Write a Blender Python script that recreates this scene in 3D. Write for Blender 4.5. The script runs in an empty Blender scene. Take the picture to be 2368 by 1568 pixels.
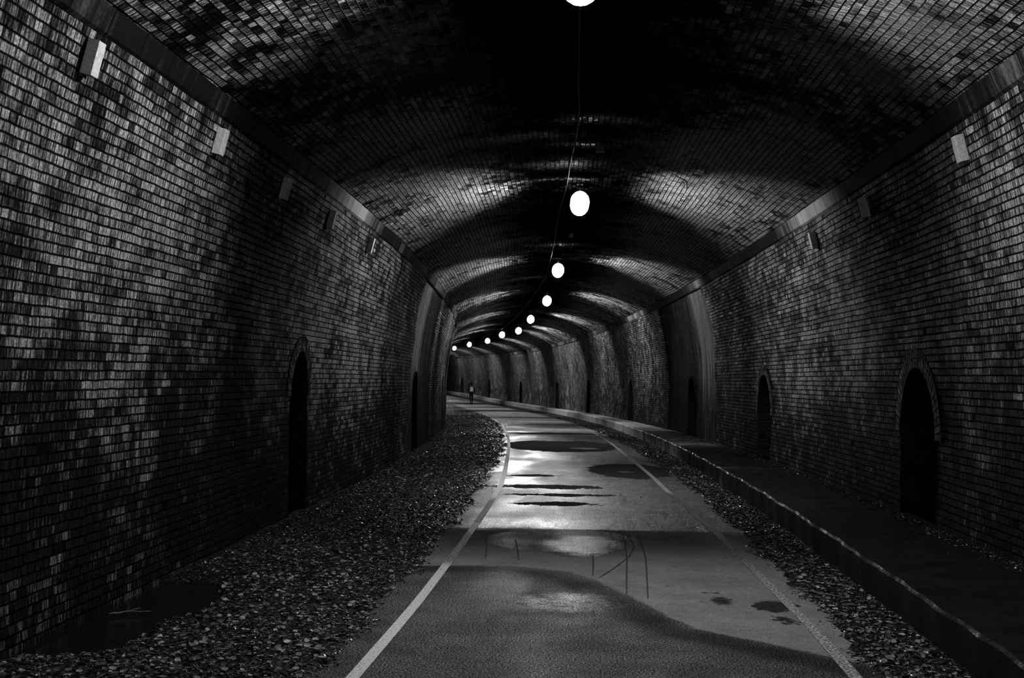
import bpy, bmesh, math, random
import numpy as np
from mathutils import Vector, Matrix

random.seed(7)
rng = np.random.default_rng(11)
scene = bpy.context.scene
COL = scene.collection
FZ = 1.85                      # the eye stands 1.85 m above the path

# ------------------------------------------------------------------ tunnel line
A = (-0.18757, 4.57759, -3.56015, 0.25312)
E2, E3 = -0.74376, 0.20877

def cx(s):
    t = np.asarray(s, float) / 50
    return A[0] + A[1]*t + A[2]*t**2 + A[3]*t**3

def slope(s):
    t = np.asarray(s, float) / 50
    return (A[1] + 2*A[2]*t + 3*A[3]*t**2) / 50

def elev(s):
    t = np.minimum(np.asarray(s, float), 118) / 50
    return E2*t**2 + E3*t**3

def P(s, lat, h):
    """world point: s metres along the tunnel, lat to the right of its centre line, h above eye level"""
    s = np.asarray(s, float); m = slope(s); n = np.sqrt(1 + m*m)
    return np.stack(np.broadcast_arrays(cx(s) + lat/n, s - lat*m/n, h + elev(s) + FZ), axis=-1)

def V(s, lat, h):
    return Vector([float(v) for v in P(s, lat, h)])

def heading(s):
    return math.atan2(-float(slope(s)), 1.0)      # rotation about z that turns +Y along the tunnel

S_GRID = np.linspace(-20, 175, 4000)
ARC = np.concatenate([[0], np.cumsum(np.hypot(np.diff(S_GRID), np.diff(cx(S_GRID))))])
def arc(s):
    return np.interp(s, S_GRID, ARC)

WALL_H = np.array([-2.4, -1.94, -1.0, 0.07, 0.92, 1.56, 2.26, 2.53])
WALL_L = np.array([3.82, 3.82, 3.83, 3.81, 3.74, 3.62, 3.46, 3.39])
_hf = np.linspace(-2.4, 2.53, 200)
_co = np.polyfit(WALL_H, WALL_L, 4)
def wall_lat(h):
    return np.polyval(_co, h)
def vault_h(lat):
    return 2.53 + 0.83*(1 - np.abs(np.asarray(lat, float)/3.40)**2.3)

# ------------------------------------------------------------------ mesh helpers
def link(name, me, mat=None, parent=None):
    o = bpy.data.objects.new(name, me)
    COL.objects.link(o)
    if mat is not None:
        me.materials.append(mat)
    if parent is not None:
        o.parent = parent
    return o

def mesh_np(name, verts, faces, uv=None, attrs=None, smooth=True):
    """verts (n,3), faces (m,k) array, uv (n,2) per vertex, attrs {name: (n,)}"""
    verts = np.asarray(verts, float); faces = np.asarray(faces, int)
    me = bpy.data.meshes.new(name)
    k = faces.shape[1]
    me.vertices.add(len(verts)); me.vertices.foreach_set('co', verts.ravel())
    me.loops.add(faces.size); me.loops.foreach_set('vertex_index', faces.ravel())
    me.polygons.add(len(faces))
    me.polygons.foreach_set('loop_start', np.arange(0, faces.size, k))
    me.polygons.foreach_set('loop_total', np.full(len(faces), k))
    me.polygons.foreach_set('use_smooth', np.full(len(faces), smooth))
    if uv is not None:
        l = me.uv_layers.new(name='UVMap')
        l.data.foreach_set('uv', np.asarray(uv, float)[faces.ravel()].ravel())
    for a, v in (attrs or {}).items():
        at = me.attributes.new(a, 'FLOAT', 'POINT')
        at.data.foreach_set('value', np.asarray(v, float).ravel())
    me.update(); me.validate()
    return me

class Patch:
    """collects (rows x cols) grids into one mesh"""
    def __init__(self): self.v=[]; self.f=[]; self.uv=[]; self.a={}; self.n=0
    def grid(self, pts, uv, flip=False, **attrs):
        r, c = pts.shape[:2]
        idx = np.arange(r*c).reshape(r, c) + self.n
        q = np.stack([idx[:-1,:-1], idx[1:,:-1], idx[1:,1:], idx[:-1,1:]], -1).reshape(-1, 4)
        if flip: q = q[:, ::-1]
        self.v.append(pts.reshape(-1,3)); self.uv.append(uv.reshape(-1,2)); self.f.append(q)
        for k in attrs: self.a.setdefault(k, [])
        for k in self.a: self.a[k].append(np.broadcast_to(attrs.get(k, 0.0), (r, c)).reshape(-1))
        self.n += r*c
    def build(self, name, mat, parent=None, smooth=True):
        me = mesh_np(name, np.concatenate(self.v), np.concatenate(self.f), np.concatenate(self.uv),
                     {k: np.concatenate(v) for k, v in self.a.items()}, smooth)
        return link(name, me, mat, parent)

def bm_obj(name, bm, mat, parent=None, smooth=False):
    me = bpy.data.meshes.new(name); bm.to_mesh(me); bm.free()
    if smooth:
        for p in me.polygons: p.use_smooth = True
    return link(name, me, mat, parent)

def bm_box(bm, c, s, bev=0.0, seg=2):
    r = bmesh.ops.create_cube(bm, size=1.0)
    vs = r['verts']
    for v in vs: v.co = Vector((c[0]+v.co.x*s[0], c[1]+v.co.y*s[1], c[2]+v.co.z*s[2]))
    if bev > 0:
        es = list({e for v in vs for e in v.link_edges})
        bmesh.ops.bevel(bm, geom=es, offset=bev, segments=seg, affect='EDGES', profile=0.6)

def bm_tube(bm, pts, rad, n=8):
    pts = [Vector(p) for p in pts]
    rads = rad if isinstance(rad, (list, tuple)) else [rad]*len(pts)
    rings = []
    for i, p in enumerate(pts):
        t = (pts[min(i+1, len(pts)-1)] - pts[max(i-1, 0)]).normalized()
        u = t.orthogonal().normalized() if abs(t.z) > .95 else Vector((0,0,1)).cross(t).normalized()
        w = t.cross(u)
        rings.append([bm.verts.new(p + (u*math.cos(a)+w*math.sin(a))*rads[i]) for a in [2*math.pi*k/n for k in range(n)]])
    for a, b in zip(rings[:-1], rings[1:]):
        for k in range(n): bm.faces.new((a[k], a[(k+1)%n], b[(k+1)%n], b[k]))
    bm.faces.new(rings[0][::-1]); bm.faces.new(rings[-1])

def empty(name, loc, rz=0.0):
    o = bpy.data.objects.new(name, None); COL.objects.link(o)
    o.location = loc; o.rotation_euler = (0, 0, rz); o.empty_display_size = .1
    return o

def tag(o, label=None, cat=None, group=None, kind=None):
    if label: o['label'] = label
    if cat: o['category'] = cat
    if group: o['group'] = group
    if kind: o['kind'] = kind
    return o

# ------------------------------------------------------------------ node helpers
class N:
    def __init__(self, name):
        self.m = bpy.data.materials.new(name); self.m.use_nodes = True
        self.t = self.m.node_tree; self.t.nodes.clear()
    def node(self, ty, **kw):
        n = self.t.nodes.new(ty)
        for k, v in kw.items(): setattr(n, k, v)
        return n
    def put(self, sock, v):
        if isinstance(v, bpy.types.NodeSocket): self.t.links.new(v, sock)
        elif v is not None:
            try: sock.default_value = v
            except Exception: sock.default_value = (v, v, v, 1.0) if sock.type == 'RGBA' else (v, v, v)
    def math(self, op, a, b=None, c=None, clamp=False):
        n = self.node('ShaderNodeMath', operation=op, use_clamp=clamp)
        self.put(n.inputs[0], a); self.put(n.inputs[1], b); self.put(n.inputs[2], c)
        return n.outputs[0]
    def add(self, a, b): return self.math('ADD', a, b)
    def mul(self, a, b): return self.math('MULTIPLY', a, b)
    def sub(self, a, b): return self.math('SUBTRACT', a, b)
    def rng(self, v, a, b, c=0.0, d=1.0, smooth=True):
        n = self.node('ShaderNodeMapRange', interpolation_type='SMOOTHSTEP' if smooth else 'LINEAR')
        for s, x in zip(n.inputs[:5], (v, a, b, c, d)): self.put(s, x)
        return n.outputs[0]
    def mix(self, f, a, b):                      # floats
        n = self.node('ShaderNodeMix', data_type='FLOAT')
        self.put(n.inputs[0], f); self.put(n.inputs[2], a); self.put(n.inputs[3], b)
        return n.outputs[0]
    def xyz(self, x, y, z=0.0):
        n = self.node('ShaderNodeCombineXYZ')
        self.put(n.inputs[0], x); self.put(n.inputs[1], y); self.put(n.inputs[2], z)
        return n.outputs[0]
    def noise(self, vec, scale=1.0, detail=2.0, rough=.5, out='Fac', dims='2D'):
        n = self.node('ShaderNodeTexNoise', noise_dimensions=dims)
        self.put(n.inputs['Vector'], vec); n.inputs['Scale'].default_value = scale
        n.inputs['Detail'].default_value = detail; n.inputs['Roughness'].default_value = rough
        return n.outputs[out]
    def voro(self, vec, scale, out='Distance', feature='F1', dims='2D'):
        n = self.node('ShaderNodeTexVoronoi', voronoi_dimensions=dims, feature=feature)
        self.put(n.inputs['Vector'], vec); n.inputs['Scale'].default_value = scale
        return n.outputs[out]
    def white(self, vec, dims='2D', out='Value'):
        n = self.node('ShaderNodeTexWhiteNoise', noise_dimensions=dims)
        self.put(n.inputs['W' if dims == '1D' else 'Vector'], vec)
        return n.outputs[out]
    def attr(self, name):
        return self.node('ShaderNodeAttribute', attribute_name=name).outputs['Fac']
    def uv(self):
        s = self.node('ShaderNodeSeparateXYZ')
        self.t.links.new(self.node('ShaderNodeUVMap', uv_map='UVMap').outputs[0], s.inputs[0])
        return s.outputs[0], s.outputs[1]
    def pos(self):
        return self.node('ShaderNodeNewGeometry').outputs['Position']
    def bump(self, h, dist, strength=1.0, normal=None):
        n = self.node('ShaderNodeBump'); n.inputs['Strength'].default_value = strength
        n.inputs['Distance'].default_value = dist
        self.put(n.inputs['Height'], h)
        if normal is not None: self.put(n.inputs['Normal'], normal)
        return n.outputs[0]
    def finish(self, col, rough=.6, spec=.5, normal=None, metal=0.0, emit=None, estr=0.0):
        b = self.node('ShaderNodeBsdfPrincipled'); o = self.node('ShaderNodeOutputMaterial')
        if isinstance(col, (int, float)): col = (col, col, col, 1)
        self.put(b.inputs['Base Color'], col); self.put(b.inputs['Roughness'], rough)
        self.put(b.inputs['Specular IOR Level'], spec); self.put(b.inputs['Metallic'], metal)
        if normal is not None: self.put(b.inputs['Normal'], normal)
        if emit is not None:
            b.inputs['Emission Color'].default_value = (emit, emit, emit, 1); b.inputs['Emission Strength'].default_value = estr
        self.t.links.new(b.outputs[0], o.inputs[0])
        return self.m

def plain(name, g, rough=.6, spec=.5, nscale=30, var=.25, bump=.001):
    n = N(name); p = n.pos()
    f = n.noise(p, nscale, 3, dims='3D')
    c = n.rng(f, .25, .75, g*(1-var), g*(1+var))
    return n.finish(c, rough, spec, n.bump(f, bump))

def brick_mat(name, RH=.075, BW=.225, dark=.036, bright=.46, lo=2.0, hi=3.5, mortar=.004, wet=.42, streak_amt=1.15, blot_amt=2.0, drip_s=(5.5, .45), drip_amt=.6, rnd_amt=.85):
    n = N(name)
    u0, v0 = n.uv()
    dn = n.sub(n.noise(n.xyz(u0, v0), 3.2, 2, .6), .5)
    u = n.add(u0, n.mul(dn, -.014))
    v = n.add(v0, n.mul(dn, .017))
    rv = n.math('DIVIDE', v, RH)
    row = n.math('FLOOR', rv); fr = n.math('FRACT', rv)
    odd = n.math('FLOORED_MODULO', row, 2.0)
    bw = n.mix(odd, BW, BW*.5)
    uu = n.add(n.math('DIVIDE', u, bw), n.mul(n.white(row, '1D'), 7.3))
    cxx = n.math('FLOOR', uu); fu = n.math('FRACT', uu)
    du = n.mul(n.mul(n.math('MINIMUM', fu, n.sub(1.0, fu)), bw), 1.5)
    dv = n.mul(n.math('MINIMUM', fr, n.sub(1.0, fr)), RH)
    d = n.math('MINIMUM', du, dv)
    cell = n.xyz(cxx, row)
    rnd = n.white(cell); rnd2 = n.white(n.xyz(n.add(cxx, 31.7), row))
    edge = n.noise(n.xyz(u, v), 45, 2, .65); fine = edge
    mask = n.rng(n.add(d, n.mul(n.sub(edge, .5), .006)), .003, .0105)
    missing = n.math('GREATER_THAN', rnd2, .994)
    mask = n.mul(mask, n.sub(1.0, n.mul(missing, .9)))
    soot = n.sub(1.0, n.attr('soot')); plaster = n.attr('plaster'); tone = n.attr('tone'); lime = n.attr('lime')
    mask_p = n.math('MAXIMUM', mask, plaster)
    streak = n.noise(n.xyz(n.mul(u, 36), n.add(n.mul(v, 5), n.mul(rnd, 40))), 1.0, 1, .6)
    drip = n.noise(n.xyz(n.mul(u0, drip_s[0]), n.mul(v0, drip_s[1])), 1.0, 2, .6)
    blot = n.noise(n.xyz(u0, v0), .55, 4, .62)
    m = n.add(n.mul(blot, blot_amt), n.mul(rnd, rnd_amt))
    m = n.add(m, n.mul(streak, streak_amt)); m = n.add(m, n.mul(fine, .35)); m = n.add(m, n.mul(drip, drip_amt))
    m = n.add(m, n.mul(n.sub(n.noise(n.xyz(n.mul(u0, 2.2), n.mul(v0, 3.4)), 1.0, 1), .5), 1.5))
    m = n.add(m, tone)
    m = n.add(m, n.mul(n.math('GREATER_THAN', rnd2, .90), .35))
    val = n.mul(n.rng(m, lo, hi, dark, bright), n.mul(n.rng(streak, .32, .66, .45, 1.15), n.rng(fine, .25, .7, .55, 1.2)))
    pl = n.rng(n.add(n.add(n.mul(drip, .9), n.mul(fine, .35)), n.mul(tone, .6)), .35, 1.1, .025, .30)
    val = n.mix(plaster, val, pl)
    mcol = n.mix(lime, mortar, .34)
    col = n.mul(n.mix(mask_p, mcol, val), n.mix(soot, .07, 1.0))
    rough = n.add(wet-.12, n.add(n.mul(rnd, .25), n.mul(fine, .25)))
    rough = n.mix(plaster, rough, .75)
    rough = n.mix(mask_p, .9, rough)
    tilt = n.add(n.mul(n.sub(fr, .5), n.sub(rnd, .5)), n.mul(n.sub(fu, .5), n.sub(rnd2, .5)))
    h = n.add(mask, n.mul(tilt, .9)); h = n.add(h, n.mul(fine, .35)); h = n.add(h, n.mul(streak, .18))
    h = n.add(h, n.mul(rnd, .45))
    h = n.mul(h, n.sub(1.0, n.mul(plaster, .93)))
    return n.finish(col, n.mix(soot, .9, rough), n.mul(soot, n.rng(m, lo-.2, hi, .03, .42)), n.bump(h, .010, 1.0))

M = {}
M['brick_wall'] = brick_mat('old wall brick')
M['brick_vault'] = brick_mat('sooty vault brick', dark=.014, bright=.60, lo=2.15, hi=3.5, drip_s=(1.5, .13), drip_amt=1.3)
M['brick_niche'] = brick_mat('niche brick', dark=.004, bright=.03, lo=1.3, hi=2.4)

def stone_band():
    n = N('springer stone'); u, v = n.uv()
    cu = n.math('DIVIDE', u, .62); f = n.math('FRACT', cu); r = n.white(n.math('FLOOR', cu), '1D')
    j = n.rng(n.mul(n.math('MINIMUM', f, n.sub(1, f)), .62), .003, .010)
    drip = n.noise(n.xyz(n.mul(u, 6), n.mul(v, .8)), 1, 4, .6); fine = n.noise(n.xyz(u, v), 30, 4)
    m = n.add(n.add(n.mul(drip, .9), n.mul(r, .35)), n.add(n.mul(fine, .25), n.attr('tone')))
    c = n.mul(n.rng(m, +.55, 1.75, .015, .62), n.mix(j, .15, 1.0))
    return n.finish(c, .7, .12, n.bump(n.add(j, n.mul(fine, .3)), .006))
M['stone'] = stone_band()

def asphalt():
    n = N('path asphalt'); u, v = n.uv(); uv = n.xyz(u, v)
    wet = n.attr('wet'); pool = n.attr('pool')
    n1 = n.noise(uv, 2.2, 4, .6); n2 = n.noise(uv, 14, 3); g = n.noise(uv, 75, 3, .7); gv = n.voro(uv, 95)
    wet = n.rng(n.add(wet, n.add(n.mul(n.sub(n1, .5), .35), n.mul(n.sub(n2, .5), .25))), .42, .58)
    pool = n.rng(n.add(pool, n.add(n.mul(n.sub(n1, .5), .9), n.mul(n.sub(n2, .5), .5))), .46, .56)
    cross = n.noise(n.xyz(n.mul(u, 1.1), n.mul(v, .45)), 1.0, 4, .6)
    sp = n.noise(uv, 48, 3, .75); sheen = n.rng(n.add(n.attr('sheen'), n.add(n.mul(n.sub(n1, .5), .5), n.mul(n.sub(n2, .5), .6))), .28, .75)
    sheen = n.mul(n.add(sheen, .03), n.rng(sp, .38, .62, .12, 1.3))
    dryc = n.mul(n.rng(n.add(n.mul(n1, .6), n.mul(n2, .5)), .3, .85, .30, .42), n.rng(g, .25, .6, .6, 1.05))
    spots = n.rng(n.noise(uv, 7.0, 5, .7), .64, .72)
    dryc = n.mul(dryc, n.mix(spots, 1.0, .55))
    wetc = n.mul(n.rng(g, .40, .66, .035, .38), n.rng(n1, .3, .7, .8, 1.2))
    wetc = n.mul(wetc, n.rng(n.attr('rim'), 0, 1, 1, .45)); c = n.mix(wet, dryc, wetc); c = n.mix(pool, c, .065)
    r = n.mix(wet, .85, n.rng(cross, .35, .65, .42, .60)); r = n.mix(pool, r, .4)
    amp = n.mul(n.mix(wet, .55, 1.0), n.mix(pool, 1.0, .015))
    h = n.mul(n.mul(g, 1.5), amp)
    h = n.add(h, n.mul(n.mul(n2, .5), n.mix(pool, 1.0, .02)))
    return n.finish(c, n.sub(r, n.mul(sheen, .14)), n.mul(sheen, n.mix(wet, .06, n.mix(pool, .85, .0))), n.bump(h, .010))
M['asphalt'] = asphalt()

def paint():
    n = N('worn road paint'); u, v = n.uv(); uv = n.xyz(u, v)
    w = n.attr('wear')
    f = n.noise(uv, 45, 4, .7); g = n.noise(uv, 140, 2)
    k = n.rng(n.add(f, n.mul(w, .55)), .56, .86)
    c = n.mul(n.mix(k, .75, .12), n.rng(g, .2, .6, .8, 1.0))
    return n.finish(c, .6, .4, n.bump(g, .004))
M['paint'] = paint()

def concrete():
    n = N('ledge concrete'); u, v = n.uv(); uv = n.xyz(u, v)
    a = n.noise(n.xyz(n.mul(u, 2.2), n.mul(v, 2.6)), 1, 6, .68); f = n.noise(uv, 40, 4); blk = n.noise(n.xyz(u, 0.0), .5, 3)
    j = n.math('FRACT', n.math('DIVIDE', u, 1.83)); jm = n.rng(n.math('MINIMUM', j, n.sub(1, j)), .002, .006)
    m = n.add(n.add(n.mul(a, .8), n.mul(f, .3)), n.add(n.mul(blk, .5), n.attr('tone')))
    c = n.mul(n.rng(m, .55, 1.45, .02, .60), n.mix(jm, .2, 1.0))
    r = n.rng(a, .35, .65, .35, .8)
    return n.finish(c, r, .2, n.bump(n.add(n.mul(f, .7), jm), .006))
M['concrete'] = concrete()

def soil():
    n = N('wet dark soil'); p = n.pos()
    f = n.noise(p, 9, 5, .7, dims='3D'); d = n.voro(p, 26, dims='3D'); d2 = n.voro(p, 60, dims='3D')
    cc = n.node('ShaderNodeSeparateColor'); n.t.links.new(n.voro(p, 26, out='Color', dims='3D'), cc.inputs[0])
    c = n.rng(n.add(n.mul(f, .5), n.mul(cc.outputs[0], .6)), .3, 1.1, .008, .085)
    return n.finish(c, n.rng(cc.outputs[1], 0, 1, .3, .7), .5, n.bump(n.add(n.mul(d, -1.0), n.mul(d2, -.4)), .03))
M['soil'] = soil()

def flake_mat(name, lo, hi, r0=.25, r1=.6):
    n = N(name); s = n.attr('shade')
    c = n.rng(s, 0, 1, lo, hi, smooth=False)
    return n.finish(c, n.rng(n.math('FRACT', n.mul(s, 7.3)), 0, 1, r0, r1), .5)
M['stones'] = flake_mat('wet gravel', .010, .26)
M['leaves'] = flake_mat('fallen leaves', .03, .52, .3, .7)

def water():
    n = N('still water'); p = n.pos()
    f = n.noise(p, 6, 2, dims='3D')
    return n.finish(.014, .14, .2, n.bump(f, .002))
M['water'] = water()
M['box'] = plain('pale box timber', .62, .75, .3, 40, .15)
M['grey_metal'] = plain('dull grey metal', .16, .5, .5, 50, .2)
M['black_plastic'] = plain('black plastic', .02, .5, .4)
M['cable'] = plain('dusty cable', .03, .6, .4)
M['pale_paint'] = plain('pale paint', .8, .5, .4)
M['twig'] = plain('wet twig bark', .22, .55, .4, 60, .4)
M['cloth'] = plain('dark outdoor cloth', .014, .8, .2)
M['cloth2'] = plain('dark trousers', .02, .8, .2)
M['pack'] = plain('pale backpack fabric', .40, .7, .3)
M['skin'] = plain('skin', .25, .5, .4)
M['hair'] = plain('dark hair', .012, .6, .4)
M['boot'] = plain('black boot leather', .012, .5, .4)
M['track'] = plain('damp tyre mark', .11, .9, .1)
def glow():
    n = N('lit lamp lens')
    return n.finish(.8, .3, .5, None, 0, 1.0, 40.0)
M['lens'] = glow(); M['lens'].cycles.emission_sampling = 'NONE'

# ------------------------------------------------------------------ walls with refuges
def blob(s, h, items):
    t = np.zeros(np.broadcast(s, h).shape)
    for (s0, h0, ss, sh, a) in items:
        t = t + a*np.exp(-((s-s0)/ss)**2 - ((h-h0)/sh)**2)
    return t

def smooth(x, a, b):
    t = np.clip((x-a)/(b-a), 0, 1); return t*t*(3-2*t)

WALL_TONE = {  # brick patches; dark blobs past the first lamp paint in its unlit ring
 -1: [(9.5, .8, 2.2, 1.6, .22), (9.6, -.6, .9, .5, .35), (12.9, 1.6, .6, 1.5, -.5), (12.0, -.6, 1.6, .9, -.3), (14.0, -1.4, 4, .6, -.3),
      (20, 1.8, 5, .9, .15), (20, .3, 5, 1.2, .25), (27.5, .5, 1.6, 2.5, .35), (23.2, .9, .5, 2.5, .35), (24.4, 1.4, .35, 1.6, -.45), (26.0, .6, .6, 2.4, -.3), (17.6, -.3, .35, 1.2, .3), (19.5, -.2, .6, .9, .25)],
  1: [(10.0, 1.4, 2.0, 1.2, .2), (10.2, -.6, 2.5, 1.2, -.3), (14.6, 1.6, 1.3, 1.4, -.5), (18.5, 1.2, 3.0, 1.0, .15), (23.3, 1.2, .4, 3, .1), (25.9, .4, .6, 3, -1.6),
      (27.4, .6, .45, 3, .2), (28.5, .0, .4, 3, -.3), (16, -1.0, 4, .7, -.3), (20, -.2, 2, .4, .25)],
}
FLECKS = [(a, b, .22, .16, .9) for a, b in zip(rng.uniform(72, 148, 70), rng.uniform(-1.5, -.1, 70))]
def wall_attrs(s, h, side):
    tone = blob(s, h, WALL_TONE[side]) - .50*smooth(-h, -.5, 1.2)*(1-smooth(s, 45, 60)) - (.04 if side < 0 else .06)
    # repointed render band across the lining, and the ragged flaking on the far side walls
    edge = .25*np.sin(h*3.1+side) + .12*np.sin(h*9.0)
    a, b = (29.8, 36.6) if side < 0 else (30.6, 39.6)
    pl = smooth(s, a+edge*.8-.05, a+edge*.8+.05)*(1-smooth(s, b-.03, b+.03))
    tone = tone + .25*smooth(s, a, a+.5)*(1-smooth(s, a+2.0, a+3.2))*pl - .35*pl*smooth(s, a+2.4, a+3.4)  # tone paints the render lamplit at its start, unlit further on
    far = smooth(s, 60, 75)
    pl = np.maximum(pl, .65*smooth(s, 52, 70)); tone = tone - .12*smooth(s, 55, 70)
    if side > 0: tone = tone + blob(s, h, FLECKS)
    tone = tone + far*(.12 - .1*np.exp(-((h+1.0)/.5)**2))
    return tone, pl

R_NICHES = [(14.05, .70, .12), (24.27, .70, .08), (34.9, .70, .10), (49.7, .68, .12), (64.8, .68, .15), (78.8, .68, .15), (98.4, .68, .15), (118.5, .68, .15), (138.4, .68, .15)]
L_NICHES = [(16.3, .53, .25), (31.5, .50, .10), (46.5, .50, .15)]
TOPH = 2.36
S0, S1 = -12.0, 150.0

def niche_arch(s, ns, w, top):
    """height of the opening at station s"""
    x = np.clip(np.abs(s-ns)/w, 0, 1)
    return top - w*1.15 + w*1.15*np.sqrt(np.maximum(0, 1 - x*x))

def build_wall(name, side, niches, base):
    pt = Patch(); NR = 44
    def add(ss, lower):
        ss = np.asarray(ss); k = np.linspace(0, 1, NR)[None, :]
        H = lower[:, None]*(1-k) + TOPH*k
        Sg = np.broadcast_to(ss[:, None], H.shape)
        lat = side*wall_lat(H)
        lat = lat + side*.012*np.sin(Sg*1.7+H*2.1)*np.sin(Sg*.6)
        pts = P(Sg, lat, H)
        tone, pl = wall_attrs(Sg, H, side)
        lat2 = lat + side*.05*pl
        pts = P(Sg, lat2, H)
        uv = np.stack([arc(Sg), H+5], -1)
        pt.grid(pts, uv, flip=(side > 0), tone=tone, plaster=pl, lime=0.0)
    cur = S0
    for (ns, w, top) in niches:
        n = max(2, int((ns-w-cur)/(.12 if ns < 60 else .3)))
        seg = np.linspace(cur, ns-w, n); add(seg, np.full(n, base))
        th = np.linspace(-math.pi/2, math.pi/2, 29); seg = ns + w*np.sin(th)
        add(seg, niche_arch(seg, ns, w, top))
        cur = ns+w
    seg = np.linspace(cur, S1, int((S1-cur)/.3)); add(seg, np.full(len(seg), base))
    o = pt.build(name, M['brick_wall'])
    tag(o, kind='structure')
    # refuge linings and arch rings
    for (ns, w, top) in niches:
        q = Patch(); dep = .62
        bot = base if side < 0 else -1.62
        th = np.linspace(-math.pi/2, math.pi/2, 25)
        so = np.concatenate([[ns-w]*8, ns+w*np.sin(th), [ns+w]*8])
        sp = top - w*1.15
        ho = np.concatenate([np.linspace(bot, sp, 9)[:-1], niche_arch(ns+w*np.sin(th), ns, w, top), np.linspace(sp, bot, 9)[1:]])
        L = np.concatenate([[0], np.cumsum(np.hypot(np.diff(so), np.diff(ho)))])
        dd = np.linspace(0, dep, 5)
        Sg = np.broadcast_to(so[:, None], (len(so), 5)); Hg = np.broadcast_to(ho[:, None], Sg.shape)
        pts = P(Sg, side*(wall_lat(Hg)+dd[None, :]), Hg)
        uv = np.stack([np.broadcast_to(dd[None, :], Sg.shape)+.3, np.broadcast_to(L[:, None], Sg.shape)], -1)
        q.grid(pts, uv, flip=(side < 0), tone=0.0, plaster=0.0, lime=0.0)
        xs = ns + w*np.sin(th); k = np.linspace(0, 1, 10)
        Hb = bot*(1-k)[None, :] + niche_arch(xs, ns, w, top)[:, None]*k[None, :]
        Sb = np.broadcast_to(xs[:, None], Hb.shape)
        pts = P(Sb, side*(wall_lat(-.5)+dep), Hb)
        q.grid(pts, np.stack([arc(Sb), Hb+5], -1), flip=(side > 0), tone=0.0, plaster=0.0, lime=0.0)
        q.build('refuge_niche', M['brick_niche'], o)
        if ns < 30:
            r = Patch(); wd = .20
            # ring follows the opening, widened by wd
            nx = np.concatenate([-np.ones(8), np.sin(th), np.ones(8)])[8:-8]
            nh = np.cos(th)
            so2, ho2 = ns+w*np.sin(th), niche_arch(ns+w*np.sin(th), ns, w, top)
            kk = np.linspace(0, wd, 4)
            Sr = so2[:, None]+nx[:, None]*kk; Hr = ho2[:, None]+nh[:, None]*kk*1.1
            Lr = np.concatenate([[0], np.cumsum(np.hypot(np.diff(so2), np.diff(ho2)))])
            pts = P(Sr, side*(wall_lat(Hr)-.016), Hr)
            uv = np.stack([np.broadcast_to(kk, Sr.shape)+.01, np.broadcast_to(Lr[:, None], Sr.shape)], -1)
            r.grid(pts, uv, flip=(side < 0), tone=-.1, plaster=0.0, lime=0.0)
            r.build('arch_ring', M['brick_wall'], o)
    return o

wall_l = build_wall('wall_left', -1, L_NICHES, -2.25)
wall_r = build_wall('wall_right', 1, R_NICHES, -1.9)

# springer course
def build_band(name, side):
    pt = Patch()
    ss = np.linspace(S0, S1, 700)
    prof = [(TOPH-.02, 0.0), (TOPH, -.03), (2.53, -.05), (2.545, -.03), (2.56, .06)]
    H = np.array([a for a, b in prof]); O = np.array([b for a, b in prof])
    Sg = np.broadcast_to(ss[:, None], (len(ss), len(H))); Hg = np.broadcast_to(H[None, :], Sg.shape)
    pts = P(Sg, side*(wall_lat(np.minimum(Hg, 2.53))+O[None, :]), Hg)
    if side < 0: items = [(9.5, 0, 1.2, 9, -.25), (12.3, 0, 1.2, 9, -.5), (15.2, 0, 1.2, 9, .35), (18.0, 0, 1.5, 9, .9), (21.5, 0, .8, 9, -.5), (25.5, 0, .9, 9, -.3), (28, 0, 1.6, 9, .5)]
    else: items = [(9.7, 0, .5, 9, .15), (12.8, 0, 2.0, 9, -.55), (17.2, 0, .95, 9, 1.1), (19.0, 0, 1.2, 9, .6), (22.5, 0, 2.4, 9, -.45), (28.5, 0, .7, 9, .4), (31, 0, .8, 9, .6), (36, 0, 3, 9, -.5), (44, 0, 4, 9, .2)]
    tone = blob(Sg, Hg, items)
    pt.grid(pts, np.stack([arc(Sg), Hg+5], -1), flip=(side > 0), tone=tone)
    return tag(pt.build(name, M['stone'], smooth=False), kind='structure')
build_band('trim_1', -1); build_band('trim_2', 1)

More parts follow.
